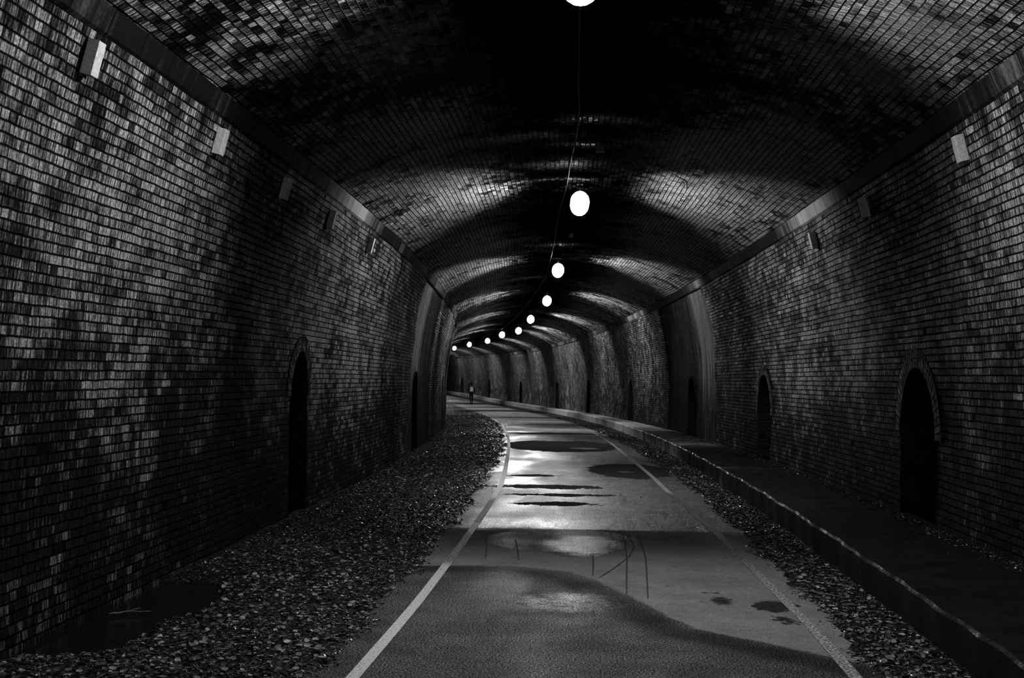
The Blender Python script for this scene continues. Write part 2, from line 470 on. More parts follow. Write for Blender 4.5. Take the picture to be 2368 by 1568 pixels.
# vault
def build_vault():
    pt = Patch()
    ss = np.concatenate([np.arange(S0, 40, .2), np.arange(40, S1, .4)])
    la = 3.42*np.sin(np.linspace(-math.pi/2, math.pi/2, 72))
    hh = vault_h(np.clip(la, -3.4, 3.4))
    L = np.concatenate([[0], np.cumsum(np.hypot(np.diff(la), np.diff(hh)))])
    Sg = np.broadcast_to(ss[:, None], (len(ss), len(la))); Lg = np.broadcast_to(la[None, :], Sg.shape); Hg = np.broadcast_to(hh[None, :], Sg.shape)
    bump = .015*np.sin(Sg*1.3+Lg*2)*np.sin(Lg*1.1+Sg*.4)
    pts = P(Sg, Lg, Hg+bump)
    # the crown, sooty from locomotives, is darkened further as painted shade, lime has washed out of the joints beside it
    tone = -.62*np.exp(-((Lg+.1)/1.25)**4) - .30*(1-smooth(Sg, 11.5, 14)) - .45*smooth(Sg, 36, 48) + (.10+.38*smooth(Sg, 13, 15.5))*np.exp(-((np.abs(Lg)-2.3)/.8)**2)  # shoulders lightened to paint in the lamps' bright arcs
    tone = tone + blob(Sg, Lg, [(9.6, 2.75, 1.1, .5, .45), (12.0, 2.5, 1.0, .35, .38), (14.3, 2.4, .5, .35, .28), (13.0, -2.2, 1.0, 1.5, -.8), (13.6, 1.8, 1.2, 1.4, -.7),  # dark pair puts the shade beyond the first lamp into the tone
                                (16.6, 2.2, 1.4, .9, .35), (16.4, -2.0, 1.4, .9, .25), (15.9, .2, .30, .55, .85), (16.9, -.9, .3, .8, .45), (17.6, 0.0, .16, .4, .8), (19.2, -.5, .35, .6, .75), (20.8, -.9, .14, .8, .7), (30.5, -.2, .35, .7, .5), (29.0, -1.2, .4, .8, .4), (39.8, -.8, .4, .6, .7)])
    lime = blob(Sg, Lg, [(11.4, -1.75, 1.0, .55, 1.0), (12.3, -1.0, 1.0, .5, .5), (17.3, -1.2, .7, .35, .55), (18.2, 1.2, 1.2, .5, .5), (12.5, .9, .8, .8, .12), (14.2, 1.0, .25, .35, .5), (11.2, 1.9, .5, .25, .6)])
    pl = blob(Sg, Lg, [(11.6, 2.72, .42, .42, .75), (9.9, 2.7, .5, .30, .6), (13.9, 2.35, .25, .55, .75), (17.0, .9, .10, .6, .3), (15.5, -1.5, .12, .5, .5)])
    pl = np.clip(pl, 0, 1)
    uv = np.stack([arc(Sg), np.broadcast_to(L[None, :], Sg.shape)], -1)
    soot = np.exp(-((Lg+.1+.25*np.sin(Sg*.8)+.12*np.sin(Sg*2.3))/1.45)**4)
    soot = np.clip(soot - np.clip(blob(Sg, Lg, [(15.9,.2,.3,.6,1.2),(17.6,0,.16,.4,1.2),(19.2,-.5,.35,.6,1.2),(20.8,-.9,.14,.8,1.2),(16.9,-.9,.3,.8,.8),(30.5,-.2,.35,.7,1),(39.8,-.8,.4,.6,1)]),0,1),0,1)
    pt.grid(pts, uv, flip=True, soot=soot, tone=tone, lime=np.clip(lime, 0, 1), plaster=pl)
    return tag(pt.build('ceiling', M['brick_vault']), kind='structure')
build_vault()

# ------------------------------------------------------------------ path
HP = -1.85
def poly_sd(px, py, poly):
    """signed distance, positive inside"""
    poly = np.asarray(poly, float); d = np.full(px.shape, 1e9); ins = np.zeros(px.shape, bool)
    for i in range(len(poly)):
        x1, y1 = poly[i]; x2, y2 = poly[(i+1) % len(poly)]
        ex, ey = x2-x1, y2-y1
        t = np.clip(((px-x1)*ex+(py-y1)*ey)/(ex*ex+ey*ey+1e-12), 0, 1)
        d = np.minimum(d, np.hypot(px-x1-t*ex, py-y1-t*ey))
        c = ((y1 > py) != (y2 > py)) & (px < (x2-x1)*(py-y1)/(y2-y1+1e-12)+x1)
        ins ^= c
    return np.where(ins, d, -d)

DRY = [(11.48,-1.62),(12.74,-1.62),(14.13,-1.62),(14.27,-.21),(14.51,1.9),(12.4,1.95),(10.05,1.95),(9.0,1.95),(7.98,1.95),(7.98,1.83),(8.42,1.37),(8.9,.82),(9.68,.55),(10.63,.22),(11.24,-.09),(11.52,-.59),(11.52,-1.06)]
def ell(s, l, s0, l0, rs, rl):
    return (1 - np.hypot((s-s0)/rs, (l-l0)/rl))*min(rs, rl)

def build_path():
    pt = Patch()
    def add(ss, nl):
        la = np.linspace(-1.62, 1.98, nl)
        Sg = np.broadcast_to(ss[:, None], (len(ss), nl)); Lg = np.broadcast_to(la[None, :], Sg.shape)
        hh = HP - .012*((Lg-.2)/1.8)**2 - .02*np.clip(np.abs(Lg-.18)-1.7, 0, 1)
        d = poly_sd(Sg, Lg, DRY)
        d = np.minimum(d, -ell(Sg, Lg, 13.05, -.02, .85, .48))
        d = np.minimum(d, -ell(Sg, Lg, 13.45, -.2, .95, .85))
        for e in ((9.86,1.55,.26,.16),(10.0,1.16,.17,.085),(9.34,1.57,.10,.06),(9.66,1.50,.05,.05)):
            d = np.minimum(d, -ell(Sg, Lg, *e))
        farw = smooth(Sg, 30, 50)
        sheen = smooth(Sg, 14.2, 14.6)*.9 + .03
        for e, a in (((13.05,-.02,.85,.48),.9), ((9.75,-.1,.55,.55),.55)): sheen = np.maximum(sheen, a*np.clip(.25+ell(Sg, Lg, *e)/.4, 0, 1))
        rim = np.exp(-((d+.22)/.20)**2)*(1-smooth(Sg, 14.2, 14.5))
        wet = np.clip(.5 - d/.34, 0, 1)
        wet = wet*(1-farw) + farw*(.5+.45*np.sin(Sg*.9+np.sin(Sg*.31)*2))
        pl = np.full(Sg.shape, -9.0)
        for e in ((24.0,1.15,2.0,.85),(20.0,-.5,.40,1.0),(18.55,-.3,.22,.8),(17.25,-.35,.30,.65),(22.3,-.7,.3,.5),(33.2,.0,3.2,1.6),(41.5,.2,.9,1.6),(9.86,1.55,.24,.15),(10.0,1.16,.15,.075),(9.34,1.57,.08,.05)):
            pl = np.maximum(pl, ell(Sg, Lg, *e))
        for e in ((36.0,.1,.3,.6),(31.8,.6,.35,.4),(23.6,1.0,.14,.12)):
            pl = np.minimum(pl, -ell(Sg, Lg, *e))
        pool = np.clip(.5 + pl/.55, 0, 1)
        pt.grid(P(Sg, Lg, hh), np.stack([Lg+10, arc(Sg)], -1), flip=True, wet=wet, pool=pool, sheen=sheen, rim=rim)
    add(np.linspace(S0, 5, 40), 31)
    add(np.linspace(5, 26, 420), 73)
    add(np.linspace(26, 60, 240), 41)
    add(np.linspace(60, S1, 160), 31)
    return tag(pt.build('path', M['asphalt']), kind='structure')
path = build_path()

def line_strip(lat, w):
    ss = np.concatenate([np.arange(S0, 60, .15), np.arange(60, S1, .5)])
    k = np.linspace(-.5, .5, 3)
    Sg = np.broadcast_to(ss[:, None], (len(ss), 3))
    Lg = lat(ss)[:, None] + w*k[None, :]
    hh = HP - .012*((Lg-.2)/1.8)**2 + .004
    pt = Patch()
    wear =   .12 + .42*smooth(Sg, 11.4, 11.8)*(1-smooth(Sg, 13.6, 14.2)) + .8*smooth(Sg, 14.6, 15.2)*(1-smooth(Sg, 17, 18.5)) + .2*smooth(Sg, 26, 32) + .2*smooth(Sg, 60, 70)
    if float(lat(np.array([10.0]))[0]) > 0:
        wear = .42 + .1*smooth(Sg, 11, 13)*(1-smooth(Sg, 15, 19)) + .55*smooth(Sg, 14.3, 15)*(1-smooth(Sg, 18.5, 19.5)) + .15*smooth(Sg, 40, 60)
    pt.grid(P(Sg, Lg, hh), np.stack([Lg+10, arc(Sg)], -1), flip=True, wear=wear)
    return pt.build('edge_line', M['paint'], path)
xs_l = ([-12,7,9.5,14,20,27,38,49,59,70,83,150], [-1.32,-1.33,-1.29,-1.27,-1.25,-1.36,-1.43,-1.48,-1.5,-1.4,-1.3,-1.3])
xs_r = ([-12,7,9.1,11,14.2,19.6,29.5,43,59,72,150], [1.72,1.72,1.71,1.66,1.60,1.46,1.44,1.66,1.8,1.9,1.7])
line_strip(lambda s: np.interp(s, *xs_l), .085)
line_strip(lambda s: np.interp(s, *xs_r), .085)

def track(pts, w=.017):
    pts = np.array(pts, float)
    t = np.linspace(0, len(pts)-1, 30)
    s = np.interp(t, range(len(pts)), pts[:, 0]); l = np.interp(t, range(len(pts)), pts[:, 1]) + .012*np.sin(t*2.2)
    k = np.linspace(-.5, .5, 2)
    Sg = np.broadcast_to(s[:, None], (30, 2)); Lg = l[:, None] + k[None, :]*w*(.5+.5*np.sin(np.linspace(.3, 2.8, 30)))[:, None]
    if pts[0, 0] > pts[-1, 0]: Sg, Lg = Sg[::-1], Lg[::-1]
    q = Patch(); q.grid(P(Sg, Lg, HP-.012*((Lg-.2)/1.8)**2+.003), np.stack([Lg, Sg], -1), flip=True)
    q.build('tyre_mark', M['track'], path)
for tr in ([(14.24,.49),(12.2,.45),(10.16,.40)], [(14.07,.66),(12.23,.64),(9.99,.57)], [(10.97,.17),(11.75,.36),(12.37,.52)], [(14.1,.53),(12.98,.56),(12.3,.50)], [(12.3,.12),(11.07,.10)], [(13.76,-1.07),(11.96,-.95)], [(13.4,-.72),(11.9,-.62)]):
    track(tr)

# ------------------------------------------------------------------ verges
def fbm(s, l, k=0.0):
    return (np.sin(s*2.1+l*1.7+k)*np.sin(l*2.9-s*.7+k*2) + .5*np.sin(s*5.3-l*3.1+k)*np.sin(l*6.1+s*2.2) + .25*np.sin(s*11.0+l*9.1+k))/1.75

def verge_l(s, l):
    x = np.clip((-1.40-l)/2.45, 0, 1)                 # 0 at the path, 1 at the wall
    h = HP - .025 + .035*np.sin(np.minimum(x*6, 1.57)) - .10*x**1.5 + .018*fbm(s, l)
    dip = np.exp(-((s-9.4)/1.35)**4)*smooth(-l, 2.92 + .12*np.sin(s*3.1)+.07*np.sin(s*8), 3.2)
    return h - .20*dip

def ledge_lat(s):
    return np.interp(s, [-12,10,18,22,31,40,54,63,71,90,150], [2.50,2.50,2.55,2.57,2.70,2.82,3.05,3.15,3.3,3.35,3.35])

def verge_r(s, l):
    x = np.clip((l-1.80)/.8, 0, 1)
    return HP - .02 + .02*np.sin(np.minimum(x*6, 1.57)) - .05*x + .015*fbm(s, l, 3)

def build_verge(name, side):
    pt = Patch()
    for (a, b, ns, nl) in ((S0, 5.5, 60, 30), (5.5, 26, 330, 70), (26, 60, 170, 36), (60, S1, 160, 20)):
        ss = np.linspace(a, b, ns); k = np.linspace(0, 1, nl)
        Sg = np.broadcast_to(ss[:, None], (ns, nl))
        if side < 0: Lg = -1.40 - (2.50*k)[None, :] + 0*Sg
        else: Lg = 1.80 + (ledge_lat(ss)[:, None] + .1 - 1.80)*k[None, :]
        wav = .06*np.sin(Sg*2.3)+.05*np.sin(Sg*5.1+1)+.03*np.sin(Sg*12)
        Lg = Lg + wav*(1-k)[None, :]
        h = (verge_l if side < 0 else verge_r)(Sg, Lg)
        if side < 0: h = np.where(k[None, :] < .03, HP-.03, h)
        pt.grid(P(Sg, Lg, h), np.stack([Lg, arc(Sg)], -1), flip=(side > 0))
    return tag(pt.build(name, M['soil']), kind='structure')
build_verge('floor', -1)
build_verge('floor', 1)

# ledge
def build_ledge():
    pt = Patch()
    ss = np.concatenate([np.arange(S0, 5, .5), np.arange(5, 40, .1), np.arange(40, S1, .4)])
    e = ledge_lat(ss) + .012*np.sin(ss*2.7)+.008*np.sin(ss*7.9)
    chip = .007*np.maximum(0, np.sin(ss*9.1)*np.sin(ss*3.3+1))
    rows = [(e+.02, np.full_like(ss, -2.0)), (e, np.full_like(ss, -1.625)-chip), (e+.014+chip, np.full_like(ss, -1.60)-chip*.4)]
    for kx in (.15, .35, .6, .8, 1.0):
        rows.append((e+.02+(3.86-e)*kx, np.full_like(ss, -1.60)+.004*np.sin(ss*3+kx*9)))
    Lg = np.stack([r[0] for r in rows], 1); Hg = np.stack([r[1] for r in rows], 1)
    Sg = np.broadcast_to(ss[:, None], Lg.shape)
    d = np.concatenate([np.zeros((len(ss), 1)), np.cumsum(np.hypot(np.diff(Lg, axis=1), np.diff(Hg, axis=1)), axis=1)], 1)
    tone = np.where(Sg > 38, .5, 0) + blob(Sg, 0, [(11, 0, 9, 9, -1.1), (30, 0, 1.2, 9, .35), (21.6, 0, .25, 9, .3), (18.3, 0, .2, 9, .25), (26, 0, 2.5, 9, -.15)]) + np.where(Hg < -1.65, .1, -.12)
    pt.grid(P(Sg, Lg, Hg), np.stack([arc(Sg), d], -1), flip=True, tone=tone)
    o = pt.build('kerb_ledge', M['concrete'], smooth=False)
    return tag(o, kind='structure')
build_ledge()

# far end of the bend
bm = bmesh.new()
vs = [bm.verts.new(V(S1-.1, l, h)) for l, h in ((-3.9,-2.3),(3.9,-2.3),(3.9,2.5),(2.4,3.1),(0,3.4),(-2.4,3.1),(-3.9,2.5))]
bm.faces.new(vs)
tag(bm_obj('wall_far', bm, M['soil']), kind='structure')

# ------------------------------------------------------------------ gravel, leaves (uncountable)
OCT_V = np.array([(1,0,0),(-1,0,0),(0,1,0),(0,-1,0),(0,0,1),(0,0,-1)], float)
OCT_F = np.array([(0,2,4),(2,1,4),(1,3,4),(3,0,4),(2,0,5),(1,2,5),(3,1,5),(0,3,5)])
def rot_z(a):
    c, s = np.cos(a), np.sin(a); z = np.zeros_like(a); o = np.ones_like(a)
    return np.stack([np.stack([c,-s,z],-1), np.stack([s,c,z],-1), np.stack([z,z,o],-1)], -2)
def rot_x(a):
    c, s = np.cos(a), np.sin(a); z = np.zeros_like(a); o = np.ones_like(a)
    return np.stack([np.stack([o,z,z],-1), np.stack([z,c,-s],-1), np.stack([z,s,c],-1)], -2)

def stones(name, s, l, h, size, parent=None, mat=None):
    n = len(s)
    base = OCT_V[None]*np.ones((n,1,1)) + rng.normal(0, .22, (n,6,3))
    sc = np.stack([size*rng.uniform(.8,1.5,n), size*rng.uniform(.7,1.1,n), size*rng.uniform(.35,.75,n)], -1)
    v = base*sc[:, None, :]
    R = rot_z(rng.uniform(0, 6.28, n)) @ rot_x(rng.normal(0, .35, n))
    v = np.einsum('nij,nkj->nki', R, v) + P(s, l, h + size*.2)[:, None, :]
    f = OCT_F[None] + (np.arange(n)*6)[:, None, None]
    shade = np.repeat(rng.beta(1.1, 3.0, n), 6)
    me = mesh_np(name, v.reshape(-1,3), f.reshape(-1,3), None, {'shade': shade}, smooth=False)
    return link(name, me, mat or M['stones'], parent)

def leaves(name, s, l, h, size):
    n = len(s)
    # curled leaf: a ring of seven points round a sunken midrib
    a = np.linspace(0, 2*math.pi, 8)[:-1]
    t = np.concatenate([[(0, 0, -.16)], np.stack([np.cos(a)*1.05, np.sin(a)*.68, .10*np.abs(np.sin(a))], -1)])
    v = t[None] + rng.normal(0, .10, (n,8,3)); v = v*size[:, None, None]
    R = rot_z(rng.uniform(0, 6.28, n)) @ rot_x(rng.normal(0, .5, n))
    v = np.einsum('nij,nkj->nki', R, v) + P(s, l, h + size*.25 + .004)[:, None, :]
    F = np.array([(0, 1+k, 1+(k+1) % 7) for k in range(7)])
    f = F[None] + (np.arange(n)*8)[:, None, None]
    me = mesh_np(name, v.reshape(-1,3), f.reshape(-1,3), None, {'shade': np.repeat(rng.beta(1.2, 2.0, n), 8)}, smooth=True)
    return link(name, me, M['leaves'])

def scatter(n, s0, s1, l0, l1, p=1.0):
    """more of them close by"""
    u = rng.uniform(0, 1, n)
    s = s0*(s1/s0)**(u**p)
    k = rng.uniform(0, 1, n)
    a = l0(s) if callable(l0) else l0; b = l1(s) if callable(l1) else l1
    return s, a + (b-a)*k

def wavy(s): return .06*np.sin(s*2.3)+.05*np.sin(s*5.1+1)+.03*np.sin(s*12)
s, l = scatter(30000, 5.5, 75, lambda s: -1.50+wavy(s)+rng.normal(0,.05,len(s)), -3.75)
keep = ~((verge_l(s, l) < -1.985) & (s < 12)); s, l = s[keep], l[keep]
o = stones('gravel', s, l, verge_l(s, l), rng.uniform(.007, .020, len(s))*np.where(s > 25, 1.5, 1.0))
tag(o, 'wet dark gravel spread between the left wall and the path', 'gravel', kind='stuff')
s, l = scatter(14000, 6.0, 75, lambda s: 1.84+wavy(s)*.6+rng.normal(0,.04,len(s)), lambda s: ledge_lat(s))
o = stones('gravel', s, l, verge_r(s, l), rng.uniform(.007, .020, len(s))*np.where(s > 25, 1.4, 1.0))
tag(o, 'wet dark gravel strip between the path and the right concrete ledge', 'gravel', kind='stuff')
s, l = scatter(11000, 5.5, 36, lambda s: -1.55+wavy(s), -3.7)
keep = ~((verge_l(s, l) < -1.98) & (s < 12)); s, l = s[keep], l[keep]
o = leaves('fallen_leaves', s, l, verge_l(s, l)+.008, rng.uniform(.010, .026, len(s)))
tag(o, 'small fallen leaves littering the gravel on the left', 'leaves', kind='stuff')
s, l = scatter(4200, 6.0, 36, lambda s: 1.9+wavy(s)*.5, lambda s: ledge_lat(s)-.02)
o = leaves('fallen_leaves', s, l, verge_r(s, l)+.008, rng.uniform(.010, .026, len(s)))
tag(o, 'small fallen leaves littering the gravel strip on the right', 'leaves', kind='stuff')
s, l = scatter(1500, 8.0, 34, 3.74, lambda s: 3.77-np.abs(rng.normal(0, .20, len(s))))
o = stones('rubble', s, l, np.full(len(s), -1.598), rng.uniform(.006, .020, len(s)))
tag(o, 'brick crumbs and leaf litter along the foot of the right wall', 'rubble', kind='stuff')

# puddle
bm = bmesh.new()
out = []
for s_, l_ in ((7.3,-3.80),(8.4,-3.80),(9.3,-3.80),(10.3,-3.80),(11.1,-3.80),(11.4,-3.6),(11.1,-3.3),(10.5,-3.12),(9.9,-3.0),(9.3,-2.98),(8.7,-3.0),(8.1,-3.08),(7.5,-3.2),(7.2,-3.5)):
    out.append(bm.verts.new(V(s_, l_, -1.972)))
f = bm.faces.new(out); bm.normal_update()
if f.normal.z < 0: f.normal_flip()
tag(bm_obj('puddle', bm, M['water']), 'long dark puddle lying against the foot of the left wall', 'puddle')

# ------------------------------------------------------------------ sticks
def twig(pts, r, label, group='twigs lying on the ground'):
    bm = bmesh.new()
    p = [V(*q) for q in pts]
    full = []
    for a, b in zip(p[:-1], p[1:]):
        for k in range(4): full.append(a.lerp(b, k/4) + Vector((0, 0, .003*math.sin(k*2.1))))
    full.append(p[-1])
    c = sum(full, Vector())/len(full)
    bm_tube(bm, [q-c for q in full], [r*(1-.6*i/len(full)) for i in range(len(full))], 7)
    mid = full[len(full)//2]
    bm_tube(bm, [mid-c, mid-c+Vector((.05, .04, .012)), mid-c+Vector((.08, .09, .01))], [r*.6, r*.5, r*.25], 5)
    o = bm_obj('twig', bm, M['twig'], smooth=True); o.location = c
    return tag(o, label, 'twig', group)
def vr(s, l): return (s, l, float(verge_r(np.array(s), np.array(l)))+.02)
def vl(s, l): return (s, l, float(verge_l(np.array(s), np.array(l)))+.02)
twig([(9.25,-3.66,-1.945),(9.35,-3.55,-1.94),(9.40,-3.38,-1.945)], .009, 'thin pale twig at the puddle edge against the left wall')
twig([(7.92,-3.43,-1.962),(7.90,-3.36,-1.96),(7.86,-3.26,-1.962)], .012, 'short pale stick lying in the puddle by the left wall')
twig([vr(10.94,2.18),vr(10.92,2.28),vr(10.88,2.40)], .011, 'palest straight stick on the right gravel strip')
twig([vr(10.52,1.96),vr(10.42,2.10),vr(10.32,2.26)], .007, 'long thin twig on the right gravel, just nearer than the palest stick')
twig([vr(10.60,1.95),vr(10.64,1.88),vr(10.70,1.82)], .008, 'short twig beside the path edge on the right gravel strip')
twig([vr(8.6,2.22),vr(8.55,2.32),vr(8.52,2.40)], .008, 'small twig nearest the viewer on the right gravel by the ledge')

# ------------------------------------------------------------------ lamps
LAMPS = [(9.15,-.05,2.95), (21.14,.02,2.95), (33.79,-.10,2.95), (45.83,.09,2.95), (58.21,.17,2.95), (69.84,.42,2.95), (75.45,-.11,2.95), (88.5,.05,3.03), (98.5,-.41,3.05), (113.8,-.17,3.07)]
order = ['brightest ceiling lamp, nearest of the row and cut off by the top of the photo',
 'oval glowing ceiling lamp, second nearest of the row, below the square plate',
 'glowing ceiling lamp, third nearest of the curving row',
 'glowing ceiling lamp, fourth nearest of the curving row',
 'glowing ceiling lamp, fifth nearest of the curving row',
 'glowing ceiling lamp, sixth nearest, right one of the close pair',
 'glowing ceiling lamp, seventh nearest, left one of the close pair',
 'small distant ceiling lamp, third from the far end of the row',
 'small distant ceiling lamp, second from the far end of the row',
 'farthest and smallest ceiling lamp, beside the left wall where the tunnel bends away']

def lens_mesh(y, sign):
    bm = bmesh.new()
    bmesh.ops.create_uvsphere(bm, u_segments=16, v_segments=10, radius=1.0)
    for v in bm.verts:
        v.co = Vector((v.co.x*.165, y + sign*.07*max(0, sign*v.co.y), v.co.z*.19 + .05))
    bmesh.ops.remove_doubles(bm, verts=bm.verts, dist=1e-5)
    return bm

def make_lamp(far=.20, near=.20, drop=.41):
    # open-sided luminaire: glowing oval end lenses, a hood above, the tube light shines out sideways and down
    root = empty('ceiling_lamp', (0,0,0))
    bm = bmesh.new(); bm_box(bm, (0,0,drop-.02), (.10,.10,.02), .004); bm_obj('mounting_plate', bm, M['black_plastic'], root)
    bm = bmesh.new(); bm_tube(bm, [(0,0,.15),(0,0,drop-.02)], .03, 12); bm_obj('stem', bm, M['black_plastic'], root, True)
    bm = bmesh.new()
    L = far + near; c = (far-near)/2
    bm_box(bm, (0,c,.15), (.30,L,.02), .004)
    for sg in (-1, 1): bm_box(bm, (.145*sg,c,.10), (.012,L,.10))
    bm_obj('hood', bm, M['black_plastic'], root)
    bm_obj('lens', lens_mesh(-near, -1), M['lens'], root, True)
    bm_obj('lens', lens_mesh(far, 1), M['lens'], root, True)
    return root

def bulb(loc, parent=None, power=None):
    d = bpy.data.lights.new('lamp_bulb', 'POINT')
    d.energy = power or POW; d.shadow_soft_size = .025
    o = bpy.data.objects.new('lamp_bulb', d); COL.objects.link(o)
    o.location = loc; o.parent = parent
    return o

def glare_spot(i, s_, l_, h_):
    # extra spot added before the end lens, lays glare along the path towards the viewer
    d = bpy.data.lights.new('glare_spot', 'SPOT')
    d.energy = 750.0; d.spot_size = math.radians(27 if i < 3 else 17); d.spot_blend = 1.0; d.shadow_soft_size = .12
    o = bpy.data.objects.new('glare_spot', d); COL.objects.link(o)
    a = V(s_ - .42, l_, h_ + .03); o.location = a
    b = V(s_ - 24, .1, -1.8) if i < 3 else V(20 + 2*(i-3), .1, -1.8)
    o.rotation_euler = (b - a).to_track_quat('-Z', 'Y').to_euler()

POW = 600.0
first = make_lamp(far=.10)
second = make_lamp()
proto = None
for i, (s_, l_, h_) in enumerate(LAMPS):
    if i == 0: r = first
    elif i == 1: r = second
    elif i == 2: r = proto = make_lamp(far=.15, near=.155)
    else:
        r = proto.copy(); COL.objects.link(r)
        for ch in proto.children:
            if ch.type == 'MESH':
                c = ch.copy(); COL.objects.link(c); c.parent = r
    r.location = V(s_, l_, h_); r.rotation_euler = (0, 0, heading(s_))
    tag(r, order[i], 'lamp', 'ceiling lamps along the crown')
    bulb((0, 0, 0), r, POW*(1.0 if i < 3 else 1.5))
    if 0 < i < 8: glare_spot(i, s_, l_, h_)
# the row goes on behind the viewer and beyond the bend
for s_ in (-3.0, 126.7, 138.5):
    bulb(V(s_, 0, 2.95))

# ------------------------------------------------------------------ cable, plates
cab = [(-6,-.02),(6,-.06),(12,-.08),(14,-.09),(15.1,-.07),(17,-.10),(18.7,-.17),(21.2,-.21),(25.2,-.33),(35.2,-.31),(39.4,-.26),(46.8,-.36),(59.1,-.35),(75,-.2),(95,-.5),(120,-.4)]
bm = bmesh.new()
ss = np.concatenate([np.arange(-6, 40, .5), np.arange(40, 120, 1.0)])
pts = []
for s_ in ss:
    l_ = float(np.interp(s_, [a for a, b in cab], [b for a, b in cab]))
    pts.append(V(s_, l_, float(vault_h(l_)) - .03 - .02*abs(math.sin(s_*1.3))))
bm_tube(bm, pts, .011, 6)
tag(bm_obj('cable', bm, M['cable'], smooth=True), 'thin cable clipped along the crown of the vault beside the lamps', 'cable')

def plate(s_, l_, w, label):
    r = empty('ceiling_plate', V(s_, l_, float(vault_h(l_))-.04), heading(s_))
    bm = bmesh.new(); bm_box(bm, (0,0,0), (w, .07, w*.95), .006); bm_obj('cover', bm, M['box'], r)
    bm = bmesh.new()
    bm.free()
    for a in (-1,1):
        for b in (-1,1):
            bm = bmesh.new(); bm_tube(bm, [(a*w*.38, -.034, b*w*.36),(a*w*.38, -.040, b*w*.36)], .007, 8)
            bm_obj('screw', bm, M['grey_metal'], r)
    return tag(r, label, 'plate')
plate(17.7, .255, .13, 'pale square plate on the vault crown above the second lamp')
plate(28.4, .045, .10, 'small dim square plate on the vault crown just beyond the second lamp')
r = bm = bmesh.new()
bm_tube(bm, [(-.10,0,.02),(-.02,0,-.02),(.06,0,-.06),(.10,0,-.09)], .012, 8)
bm_tube(bm, [(.10,0,-.09),(.11,0,-.20)], .012, 8)
o = bm_obj('bracket', bm, M['pale_paint'], smooth=True); o.location = V(19.3, 1.58, float(vault_h(1.58))-.03)
tag(o, 'tiny pale bent metal bracket hanging from the right of the vault', 'bracket')

# ------------------------------------------------------------------ wall boxes
FOC = 2800.0; TH = 0.02342; RO = -0.01445
def ray(x, y):
    u, w = x-1184, -(y-784); cr, sr = math.cos(RO), math.sin(RO)
    u2 = u*cr + w*sr; w2 = -u*sr + w*cr; c, s = math.cos(TH), math.sin(TH)
    return Vector((u2/FOC, c - s*w2/FOC, s + c*w2/FOC))

BOXES = [  # station, height, side
 (-1, 9.61, 2.0), (-1, 13.0, 1.75), (-1, 16.9, 1.6), (-1, 20.1, 1.65), (-1, 23.4, 1.7),
 (1, 11.5, 1.75), (1, 15.2, 1.75), (1, 19.0, 1.8)]
BOXLAB = ['largest pale box on the left wall, nearest, at the upper left of the photo', 'second nearest box on the left wall, evenly lit pale face',
 'dark box in the shadowed band of the left wall, middle of the five', 'small box on the left wall with a dark front and bright right edge',
 'farthest and faintest box of the five on the left wall', 'large pale box on the upper right wall, nearest of that side',
 'dim shadowed box on the right wall, middle of the three', 'small box on the right wall with dark front and bright left edge']
BOX_PX = [(215,135), (510,328), (661,437), (767,508), (857,567), (2220,344), (1998,480), (1880,556)]
def wall_hit(px, py, side):
    d = ray(px, py); best = None
    for s_ in np.arange(6, 45, .02):
        m = float(slope(s_)); n = math.hypot(1, m); C = (float(cx(s_)), s_)
        k = (C[0]*m + C[1])/(d.x*m + d.y)
        q = d*k
        lat = ((q.x-C[0]) - m*(q.y-C[1]))/n; h = q.z - float(elev(s_))
        if h > 2.6 or h < -2.5: continue
        e = abs(side*lat - float(wall_lat(h)) + .05)
        if best is None or e < best[0]: best = (e, s_, h)
    return best[1], best[2]
def make_box():
    root = empty('wall_box', (0,0,0))
    bm = bmesh.new(); bm_box(bm, (0,0,0), (.085,.12,.25), .005); bm_obj('case', bm, M['box'], root)
    bm = bmesh.new(); bm_box(bm, (-.037,0,-.132), (.010,.10,.03), .002); bm_obj('landing_strip', bm, M['grey_metal'], root)
    return root
box0 = make_box()
for i, (px, py) in enumerate(BOX_PX):
    side = -1 if i < 5 else 1
    s_, h_ = wall_hit(px, py, side)
    if i == 0: r = box0
    else:
        r = box0.copy(); COL.objects.link(r)
        for ch in box0.children:
            c = ch.copy(); COL.objects.link(c); c.parent = r
    lat = side*(float(wall_lat(h_)) - .052)
    dl = float(wall_lat(h_+.15)-wall_lat(h_-.15))/.3            # wall leans inward with height
    r.location = V(s_, lat, h_)
    rz = heading(s_) + (0 if side < 0 else math.pi)
    r.rotation_mode = 'XYZ'
    r.rotation_euler = (0, -math.atan(dl), rz)
    tag(r, BOXLAB[i], 'box', 'boxes fixed high on the tunnel walls')

# ------------------------------------------------------------------ walker
def skin_obj(name, chains, mat, parent, sub=2):
    """chains: list of [(x,y,z,r), ...]; the first point of a later chain may equal an earlier point"""
    verts, edges, rad, key = [], [], [], {}
    for ch in chains:
        prev = None
        for (x, y, z, r) in ch:
            k = (round(x,4), round(y,4), round(z,4))
            if k not in key:
                key[k] = len(verts); verts.append((x,y,z)); rad.append(r)
            if prev is not None and prev != key[k]: edges.append((prev, key[k]))
            prev = key[k]
    me = bpy.data.meshes.new(name); me.from_pydata(verts, edges, [])
    o = link(name, me, mat, parent)
    o.modifiers.new('skin', 'SKIN').use_smooth_shade = True
    sv = me.skin_vertices[0].data
    for i, r in enumerate(rad):
        r = r if isinstance(r, tuple) else (r, r); sv[i].radius = r
    sv[0].use_root = True
    m = o.modifiers.new('sub', 'SUBSURF'); m.levels = sub; m.render_levels = sub
    return o

